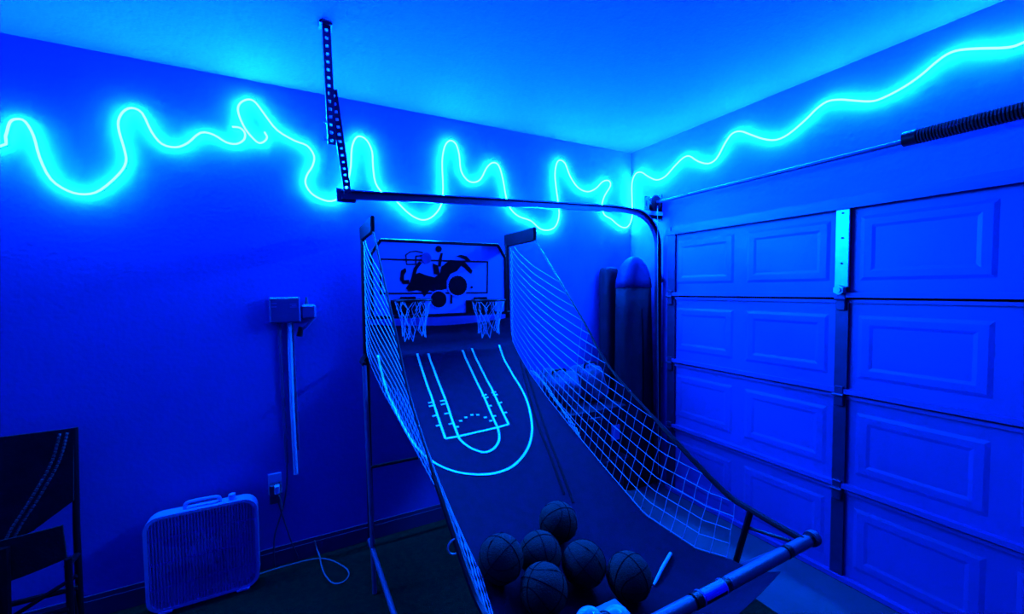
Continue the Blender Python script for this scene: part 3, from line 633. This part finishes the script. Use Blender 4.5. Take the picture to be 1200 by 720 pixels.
# ================================================================ CORNER CLUTTER
def padded(name, cx, cy, z0, z1, hw, hd, m_, parent, sec, n=20):
    m = MB(); rr = []
    for t_, sx, sy, ox in sec:
        z = z0+(z1-z0)*t_; ring = []
        for k in range(n):
            a = 2*math.pi*k/n; c, s_ = math.cos(a), math.sin(a); e = .55
            ring.append((cx+ox+hw*sx*math.copysign(abs(c)**e, c), cy+hd*sy*math.copysign(abs(s_)**e, s_), z))
        rr.append(ring)
    m.sweep(rr); return m.build(name, m_, parent, 'all')
bg = thing('travel_bag', 'tall dark bag with rounded hood standing in the wall corner', 'bag', (-.205, -.25, 0))
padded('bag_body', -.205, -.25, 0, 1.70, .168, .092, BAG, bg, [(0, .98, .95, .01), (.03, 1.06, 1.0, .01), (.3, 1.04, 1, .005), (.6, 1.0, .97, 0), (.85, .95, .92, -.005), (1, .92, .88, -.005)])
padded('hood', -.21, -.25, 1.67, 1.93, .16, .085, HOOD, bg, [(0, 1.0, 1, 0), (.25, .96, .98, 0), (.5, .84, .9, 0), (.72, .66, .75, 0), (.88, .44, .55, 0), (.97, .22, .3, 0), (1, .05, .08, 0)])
m = MB(); m.tube(spline([(-.20, -.33, 1.5), (-.19, -.345, 1.2), (-.19, -.348, .9), (-.20, -.338, .6)], 5), .007, 6); m.build('carry_strap', BLACK, bg, True)
rm = thing('folded_mat', 'narrow dark folded vinyl mat standing upright beside the hooded bag', 'mat', (-.33, -.09, 0))
padded('mat_panel', -.325, -.074, 0, 1.845, .070, .066, MAT_, rm, [(0, .95, .95, 0), (.02, 1, 1, 0), (.5, 1, 1, 0), (.97, 1, 1, 0), (.99, .93, .95, 0), (1, .8, .85, 0)])
m = MB(); m.box(-.375, -.275, -.146, -.138, .9, .94); m.build('strap', BLACK, rm)
def tote(x0, x1, y0, y1, z0, z1, label, lidm=TOTE):
    t_ = thing('storage_tote', label, 'storage box', ((x0+x1)/2, (y0+y1)/2, z0), 'storage totes behind the arcade net')
    cx, cy = (x0+x1)/2, (y0+y1)/2; hx, hy = (x1-x0)/2, (y1-y0)/2; m = MB(); rr = []
    for z, s_ in ((z0, .90), (z0+.015, .92), (z1-.05, .985), (z1-.045, 1.0), (z1-.03, 1.0)):
        rr.append([(cx+u*hx*s_, cy+v*hy*s_, z) for u, v in ((-1, -.9), (-.9, -1), (.9, -1), (1, -.9), (1, .9), (.9, 1), (-.9, 1), (-1, .9))])
    m.sweep(rr); m.build('bin', TOTE, t_)
    m = MB(); m.box(x0-.006, x1+.006, y0-.006, y1+.006, z1-.03, z1, bev=.006); m.build('lid', lidm, t_)
    m = MB(); m.box(cx-.05, cx+.05, y0-.018, y0, z1-.075, z1-.05, bev=.004); m.build('latch', DARKP, t_)
    return t_
tote(-1.18, -.56, -.56, -.04, .012, .42, 'dark storage tote on the floor at the bottom of the stack behind the net')
t2 = tote(-1.16, -.56, -.53, -.04, .42, .80, 'upper dark storage tote with pale paper tag, under the mottled cloth bags')
m = MB(); m.box(-.70, -.62, -.534, -.526, .55, .66); m.build('paper_tag', PALE, t2)
def sack(cx, cy, cz, rx, ry, rz, seed, label):
    rnd = random.Random(seed); ph = [rnd.uniform(0, 6) for _ in range(6)]
    n1, n2 = 14, 26; m = MB(); rr = []
    for i in range(n1+1):
        th = math.pi*i/n1; ring = []
        for k in range(n2):
            a = 2*math.pi*k/n2
            w_ = 1+.10*math.sin(3*a+ph[0]+2*th)+.07*math.sin(5*a+ph[1]-3*th)+.06*math.sin(4*th+ph[2]+a)
            st = max(1e-3, math.sin(th))**.7; z_ = math.cos(th); z_ = math.copysign(abs(z_)**.8, z_)
            ring.append((cx+rx*st*math.cos(a)*w_, cy+ry*st*math.sin(a)*w_, cz+rz*z_*(w_ if z_ > 0 else 1)))
        rr.append(ring)
    m.sweep(rr)
    t_ = thing('cloth_bag', label, 'bag', (cx, cy, cz-rz), 'mottled cloth bags piled on the totes')
    m.build('bag_body', CAMO, t_, 'all')
    h = MB(); h.tube(spline([(cx-.06, cy-.02, cz+rz*.85), (cx-.05, cy-.03, cz+rz*1.12), (cx+.04, cy-.03, cz+rz*1.14), (cx+.06, cy-.02, cz+rz*.85)], 5), .008, 6); h.build('bag_handle', BLACK, t_, True)
sack(-1.0, -.28, .925, .145, .18, .125, 1, 'mottled cloth bag next to the arcade ramp on the upper tote')
sack(-.70, -.27, .935, .115, .17, .135, 2, 'taller mottled cloth bag on the upper tote, beside the standing mat')
